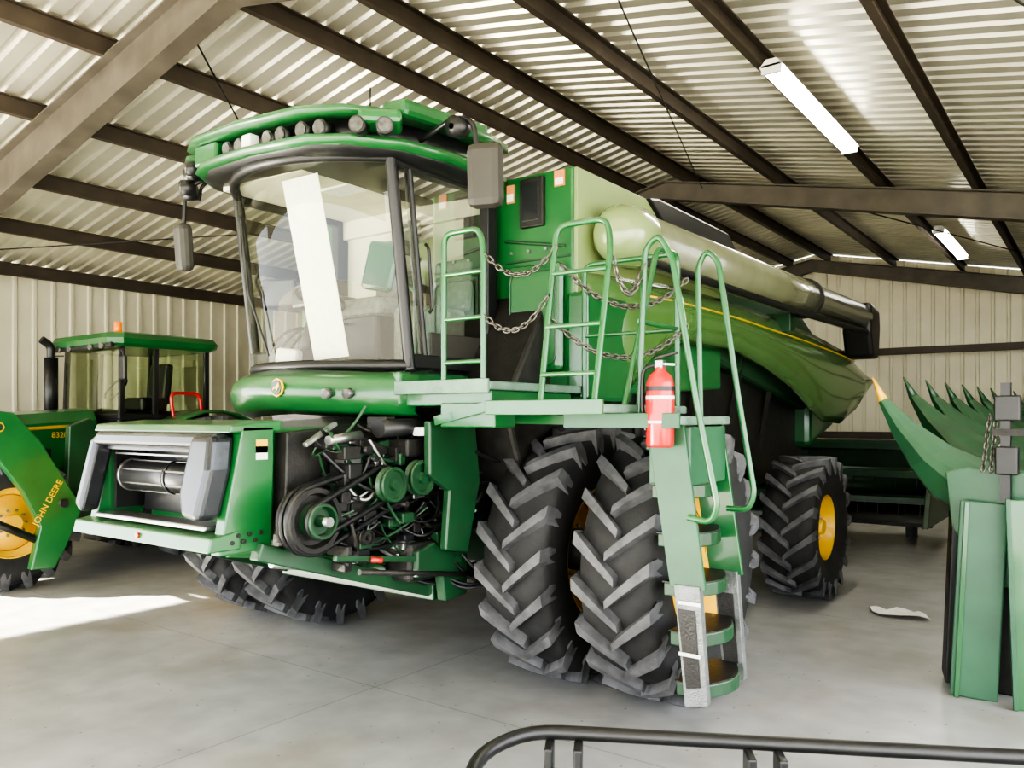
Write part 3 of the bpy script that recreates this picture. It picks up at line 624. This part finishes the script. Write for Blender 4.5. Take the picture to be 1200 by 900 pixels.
R_.loft('hood',hs,GREEN,smooth=False)
for sd in(1,-1):
    R_.grid('hood_stripe_%d'%sd,[[(TX+sd*(.42+.04*(y-3.2)/2.2),y,1.80+.06*(y-3.2)) for y in(3.3,4.3,5.4)],[(TX+sd*(.425+.04*(y-3.2)/2.2),y,1.76+.06*(y-3.2)) for y in(3.3,4.3,5.4)]],YEL,solid=.01)
    R_.box('hood_grille_%d'%sd,TX+sd*.43-.02,TX+sd*.43+.02,3.3,4.9,1.28,1.62,BLACK,.01)
    R_.text('hood_text_%d'%sd,'8320R',(TX+sd*.475,5.0,1.78),(math.pi/2,0,sd*math.pi/2),.10,YEL)
R_.box('cab_lower',TX-.75,TX+.75,5.6,6.85,1.35,2.1,BLACK,.04)
for x in(TX-.78,TX+.78):
    for y in(5.62,6.1,6.88): R_.bar('cab_post_%.1f_%.1f'%(x,y),(x,y,2.0),(x*1+(TX-x)*.04,y+.02,2.98),.06,.06,BLACK)
R_.box('glass_front',TX-.75,TX+.75,5.60,5.61,2.05,2.98,GLASS); R_.box('glass_rear',TX-.75,TX+.75,6.89,6.90,2.05,2.98,GLASS)
for sd in(1,-1): R_.box('glass_side_%d'%sd,TX+sd*.77-.004,TX+sd*.77+.004,5.65,6.86,2.05,2.98,GLASS)
R_.box('cab_sill',TX-.8,TX+.8,5.58,6.9,1.98,2.06,BLACK,.02)
R_.loft('cab_roof',[[(TX+a*k*.88,6.24+b*k*.80,z) for a,b in((-1,-.8),(-.85,-1),(.85,-1),(1,-.8),(1,.9),(.9,1),(-.9,1),(-1,.9))] for k,z in((.92,2.96),(1,3.0),(1.02,3.07),(.97,3.14),(.7,3.18))],GREEN,smooth=False)
R_.box('roof_light_strip',TX-.8,TX+.8,5.46,5.52,2.94,3.01,BLACK,.01)
for x in(TX-.6,TX-.3,TX+.3,TX+.6): R_.cyl('work_light_%.1f'%x,(x,5.47,2.97),(x,5.43,2.97),.045,LENS)
R_.cyl('beacon',(TX+.45,5.75,3.15),(TX+.45,5.75,3.32),.05,AMBER)
R_.box('seat',TX-.25,TX+.25,6.2,6.6,2.1,2.3,BLACK,.04); R_.obox('seat_back',(TX,6.62,2.5),(.48,.12,.6),(-.1,0,0),BLACK,.04)
R_.tube('steering_wheel',[(TX+.2*math.cos(a),5.95+.12*math.sin(a),2.42+.15*math.sin(a)) for a in[2*math.pi*i/20 for i in range(20)]],.015,BLACK,closed=True)
R_.cyl('exhaust_stack',(TX-.62,5.35,1.9),(TX-.62,5.35,2.85),.09,BLACK); R_.tube('exhaust_tip',[(TX-.62,5.35,2.85),(TX-.62,5.35,3.02),(TX-.62,5.22,3.10)],.055,BLACK,fr=.08)
R_.tube('mirror_arm',[(TX+.8,5.6,2.9),(TX+1.05,5.5,2.9),(TX+1.05,5.5,2.8)],.012,BLACK,fr=.03); R_.box('mirror',TX+.97,TX+1.13,5.47,5.52,2.5,2.82,BLACK,.02)
R_.tube('mirror_arm_r',[(TX-.8,5.6,2.9),(TX-1.05,5.5,2.9),(TX-1.05,5.5,2.8)],.012,BLACK,fr=.03); R_.box('mirror_r',TX-1.13,TX-.97,5.47,5.52,2.5,2.82,BLACK,.02)
for sd in(1,-1):
    rows=[]
    for i in range(12):
        a=math.pi*(.05+.85*i/11); rows.append([(TX+sd*.72,6.75-1.12*math.cos(a),1.02+1.1*math.sin(a)),(TX+sd*1.3,6.75-1.12*math.cos(a),1.02+1.08*math.sin(a))])
    R_.grid('fender_%d'%sd,rows,GREEN,solid=.03)
    x=TX+sd*1.42
    R_.prism('loader_arm_%d'%sd,[(2.0,1.95),(3.6,2.12),(4.02,2.06),(4.30,1.74),(4.62,1.20),(4.78,.92),(4.60,.50),(4.46,.24),(4.20,.26),(4.30,.75),(4.12,1.15),(3.80,1.62),(3.4,1.80),(2.0,1.70)],'x',x-.06,x+.06,GREEN,.015)
    if sd>0: R_.prism('loader_mast_%d'%sd,[(4.7,.7),(4.75,1.9),(5.0,2.0),(5.15,1.8),(5.1,.7)],'x',x-.32,x-.20,DGREEN,.01)
    else: R_.prism('loader_mast_%d'%sd,[(4.7,.7),(4.75,1.9),(5.0,2.0),(5.15,1.8),(5.1,.7)],'x',x+.20,x+.32,DGREEN,.01)
    R_.cyl('loader_pin_%d'%sd,(x-.1,4.55,1.0),(x+.1,4.55,1.0),.05,DARK); R_.cyl('loader_pin_b%d'%sd,(x-.1,4.0,1.85),(x+.05,4.0,1.85),.045,DARK)
    R_.bar('loader_subframe_%d'%sd,(TX+sd*.3,4.9,.95),(x,4.75,.95),.2,.2,DARK)
    R_.cyl('loader_cylinder_%d'%sd,(x-sd*.02,4.45,.5),(x-sd*.02,3.2,1.2),.045,BLACK)
    if sd>0:
        R_.text('loader_text','JOHN DEERE',(x+.066,4.38,1.02),(math.pi/2,-1.05,math.pi/2),.10,YEL)
        R_.cyl('loader_emblem',(x+.06,3.86,1.90),(x+.07,3.86,1.90),.06,YEL,seg=8); R_.cyl('loader_emblem_face',(x+.068,3.86,1.90),(x+.074,3.86,1.90),.045,DGREEN,seg=8)
for i in range(14):
    R_.hose('loader_hose_%d'%i,(TX+.5+random.uniform(0,.7),4.7+random.uniform(0,.6),.4+random.uniform(.2,1.0)),(TX+.6+random.uniform(0,.6),5.2+random.uniform(0,.5),.5+random.uniform(0,.9)),random.uniform(.05,.2),.018,random.choice((BLACK,DARK,STEEL)))
R_.box('step_unit',TX+.8,TX+1.2,5.1,5.6,.45,1.3,DARK,.03); R_.box('fuel_tank',TX+.4,TX+.85,4.9,6.0,.55,1.35,BLACK,.05)
R_.bar('loader_crosstube',(TX-1.42,2.5,1.85),(TX+1.42,2.5,1.85),.15,.15,GREEN)
R_.tube('red_guard',[(TX+.9,6.3,2.0),(TX+.9,6.25,2.35),(TX+.9,6.7,2.35),(TX+.9,6.75,2.0)],.025,RED,fr=.1)

# ---------------------------------------------------------------- corn header
K=G('corn_header',(-.92,7.02,0),rz=-math.radians(5))
def snout(n,y,s=1.0):
    ctr=[(-.64,2.33,.006,.006),(-.56,2.14,.045,.05),(-.42,1.92,.11,.09),(-.22,1.68,.20,.15),(.0,1.50,.30,.20),(.40,1.36,.38,.24)]
    if s==1: ctr=[(-.60,2.36,.006,.006),(-.52,2.18,.045,.05),(-.38,1.98,.11,.09),(-.18,1.76,.20,.14),(.04,1.58,.30,.18),(.40,1.42,.38,.22)]
    secs=[]
    for x,z,h,w in ctr:
        nx,nz=.86,.50
        sec=[]
        for a,b in((-1,0),(-.9,.35),(-.45,.75),(0,1),(.45,.75),(.9,.35),(1,0),(.6,-.6),(0,-.75),(-.6,-.6)):
            sec.append((x+nx*h*b,y+a*w,z+nz*h*b))
        secs.append(sec)
    K.loft(n,secs[1:],TEAL if s>1 else DGREEN,smooth=False); K.loft(n+'_tip',secs[:2],YEL if s>1 else DGREEN)
for i in range(9): snout('snout_%d'%i,i*.70,2 if i==0 else 1)
for i in range(8):
    y=.36+i*.70
    K.bar('row_unit_%d'%i,(-.1,y,1.25),(.75,y,1.05),.28,.14,DARK,.02)
    K.bar('gather_chain_%d'%i,(-.22,y,1.42),(.6,y,1.22),.12,.05,BLACK,.01)
K.prism('end_plate_near',[(-.04,1.60),(.10,1.64),(.9,1.60),(1.2,1.2),(1.1,.75),(.25,.80),(.0,1.2)],'y',-.26,-.22,TEAL,.01)
K.prism('end_plate_far',[(-.06,1.5),(.9,1.62),(1.2,1.2),(1.1,.75),(.05,.80)],'y',6.05,6.10,TEAL,.01)
K.box('main_frame',.7,1.0,-.25,6.05,.85,1.15,DGREEN,.02); K.box('deck_back',.95,1.05,-.25,6.05,1.1,1.75,DGREEN,.01)
K.cyl('cross_auger',(.72,-.2,1.38),(.72,6.0,1.38),.10,DGREEN)
v=[];f=[]
for i in range(301):
    t=i/300; a=t*2*math.pi*11; y=-.2+6.2*t
    for r in(.09,.22): v.append((.72+r*math.cos(a),y,1.38+r*math.sin(a)))
for i in range(300): f.append((2*i,2*i+1,2*i+3,2*i+2))
K.mesh('auger_flight',v,f,DGREEN,smooth=True,solid=.006)
for y in(.1,2.8,5.6):
    for x in(.35,.95): K.box('stand_leg_%.1f_%.1f'%(x,y),x-.05,x+.05,y-.05,y+.05,0,.9,DGREEN,.01)
    K.box('stand_foot_%.1f'%y,.2,1.1,y-.06,y+.06,0,.06,DGREEN,.01)
K.obox('leaning_panel_green',(.20,-.36,.70),(.30,.03,1.40),(-.05,.05,.25),TEAL,.01)
K.obox('leaning_panel_rib',(.10,-.40,.70),(.03,.05,1.40),(-.05,.05,.25),GREEN,.005)
K.obox('leaning_panel_black',(-.04,-.10,.66),(.05,.34,1.25),(0,.04,.3),BLACK,.01)
K.obox('leaning_panel_second',(.56,-.40,.72),(.30,.03,1.44),(-.04,-.03,.25),GREEN,.01)
K.obox('leaning_panel_second_edge',(.42,-.45,.72),(.03,.05,1.44),(-.04,-.03,.25),TEAL,.005)
K.obox('leaning_panel_behind',(.40,-.15,.68),(.45,.03,1.36),(0,0,.1),DARK,.01)
for q in range(3): K.chain('hang_chain_%d'%q,(.26+.04*q,-.30,2.02),(.22+.05*q,-.33,1.62),.0)
K.bar('hitch_post',(.36,-.30,1.4),(.36,-.30,2.25),.06,.06,BLACK); K.box('hitch_head',.29,.45,-.34,-.26,1.98,2.16,BLACK,.01); K.bar('hitch_link',(.28,-.32,1.9),(.50,-.32,1.9),.04,.05,DARK); K.box('hitch_head_low',.30,.44,-.36,-.28,1.60,1.80,BLACK,.01)

# grain platform header at the back
P=G('grain_platform_header',(-5.5,15,0),world=True)
x0,x1=-9.2,-2.2
P.box('back_sheet',x0,x1,15.2,15.25,.5,1.45,DGREEN); P.box('top_beam',x0,x1,15.1,15.3,1.45,1.62,DGREEN,.02); P.box('lower_beam',x0,x1,15.1,15.35,.35,.55,DGREEN,.02)
P.prism('table',[(13.9,.30),(13.9,.36),(15.1,.55),(15.1,.45)],'x',x0,x1,DARK)
P.cyl('table_auger',(x0,14.8,.85),(x1,14.8,.85),.16,DGREEN)
for k in range(6):
    a=k*math.pi/3; y=14.3+.5*math.cos(a); z=1.12+.5*math.sin(a)
    P.bar('reel_bat_%d'%k,(x0+.1,y,z),(x1-.1,y,z),.03,.10,DGREEN)
    for q in range(22):
        x=x0+.3+q*.31; P.bar('tine_%d_%d'%(k,q),(x,y,z),(x,y-.03,z-.22),.012,.012,DARK)
P.cyl('reel_shaft',(x0,14.3,1.12),(x1,14.3,1.12),.07,DGREEN)
for x in(x0,x1):
    P.prism('end_shield_%.0f'%x,[(13.3,.35),(13.6,.9),(14.6,1.25),(15.35,1.6),(15.35,.35)],'x',x-.04,x+.04,DGREEN,.01)
for x in(x0+.5,-5.7,x1-.5): P.box('stand_%.1f'%x,x-.06,x+.06,14.9,15.3,0,.4,DARK,.01)
D=T.mesh('crumpled_paper',[(-1.85+random.uniform(-.02,.02)+.09*i-.05*j,8.75+.07*j+.02*i,.01+random.uniform(0,.045)) for j in range(5) for i in range(6)],[(j*6+i,j*6+i+1,(j+1)*6+i+1,(j+1)*6+i) for j in range(4) for i in range(5)],PAPER)

# ---------------------------------------------------------------- atv with rack
A=G('utility_atv',(-.66,2.25,0),rz=math.radians(29.4))
A.tube('rack_rail',[(-.88,-.75,1.05),(-.88,-.16,1.11),(-.76,0,1.115),(.75,0,1.105),(.85,-.15,1.10),(.85,-.75,1.04)],.020,BLACK,fr=.12)
A.tube('rack_lower',[(-.80,-.7,1.0),(-.78,-.08,1.03),(.70,-.08,1.03),(.75,-.7,1.0)],.015,BLACK,fr=.08)
for x in(-.70,-.62,-.16,-.08,.6): A.box('rack_bracket_%.2f'%x,x-.012,x+.012,-.09,.0,1.0,1.10,BLACK,.005)
for x in(-.66,-.12): A.box('rack_plate_%.2f'%x,x-.05,x+.05,-.09,-.08,.98,1.05,BLACK,.005)
for y in(-.2,-.34,-.48,-.62): A.bar('rack_slat_%.2f'%y,(-.78,y,1.01),(.72,y,1.01),.02,.012,BLACK)
for x in(-.4,.4): A.bar('rack_leg_%.1f'%x,(x,-.4,1.0),(x*.6,-.4,.72),.03,.03,BLACK)
A.box('front_body',-.35,.35,-.75,-.02,.45,.86,DGREEN,.08); A.box('seat',-.18,.18,-1.75,-.95,.62,.92,BLACK,.07); A.box('chassis',-.2,.2,-2.0,-.1,.3,.6,DARK,.04)
for sd in(-1,1):
    for y in(-.3,-1.75):
        A.lathe('wheel_%d_%.1f'%(sd,y),[(-.12,.15),(-.13,.28),(-.10,.32),(.10,.32),(.13,.28),(.12,.15),(.05,.14),(.05,.01)],(sd*.55,y,.32),(1,0,0),RUB,seg=28)
        rows=[[(sd*.32,y-.40*math.cos(t),.40+.34*math.sin(t)),(sd*.72,y-.40*math.cos(t),.40+.32*math.sin(t))] for t in[math.pi*i/10 for i in range(11)]]
        A.grid('fender_%d_%.1f'%(sd,y),rows,DGREEN,solid=.02)
    A.bar('axle_%d'%sd,(0,-.3,.34),(sd*.5,-.3,.32),.05,.05,DARK); A.bar('axle_r%d'%sd,(0,-1.75,.34),(sd*.5,-1.75,.32),.05,.05,DARK)
A.tube('handlebar',[(-.38,-.95,1.06),(-.2,-.88,1.04),(.2,-.88,1.04),(.38,-.95,1.06)],.014,BLACK,fr=.05); A.cyl('steering_stem',(0,-.70,.8),(0,-.88,1.04),.03,BLACK)

# ---------------------------------------------------------------- light
w=bpy.data.worlds.new('sky'); S.world=w; w.use_nodes=True
nt=w.node_tree; bg=nt.nodes['Background']; bg.inputs[0].default_value=(.94,.97,1,1); bg.inputs[1].default_value=9.6
sun=bpy.data.lights.new('sun','SUN'); sun.energy=95; sun.angle=.01; sun.color=(1,.93,.78)
so=bpy.data.objects.new('sun',sun); COL.objects.link(so)
el=math.radians(24); d=Vector((.707*math.cos(el),.707*math.cos(el),-math.sin(el)))
so.rotation_euler=d.to_track_quat('-Z','Y').to_euler(); so.location=(-20,-20,15)
# ---------------------------------------------------------------- camera
cam=bpy.data.cameras.new('camera'); cam.sensor_width=36; cam.lens=28.5; cam.shift_y=40/1200; cam.clip_end=300
co=bpy.data.objects.new('camera',cam); COL.objects.link(co); co.location=(0,0,2.0); co.rotation_euler=(math.pi/2,0,math.atan(700/950))
S.camera=co
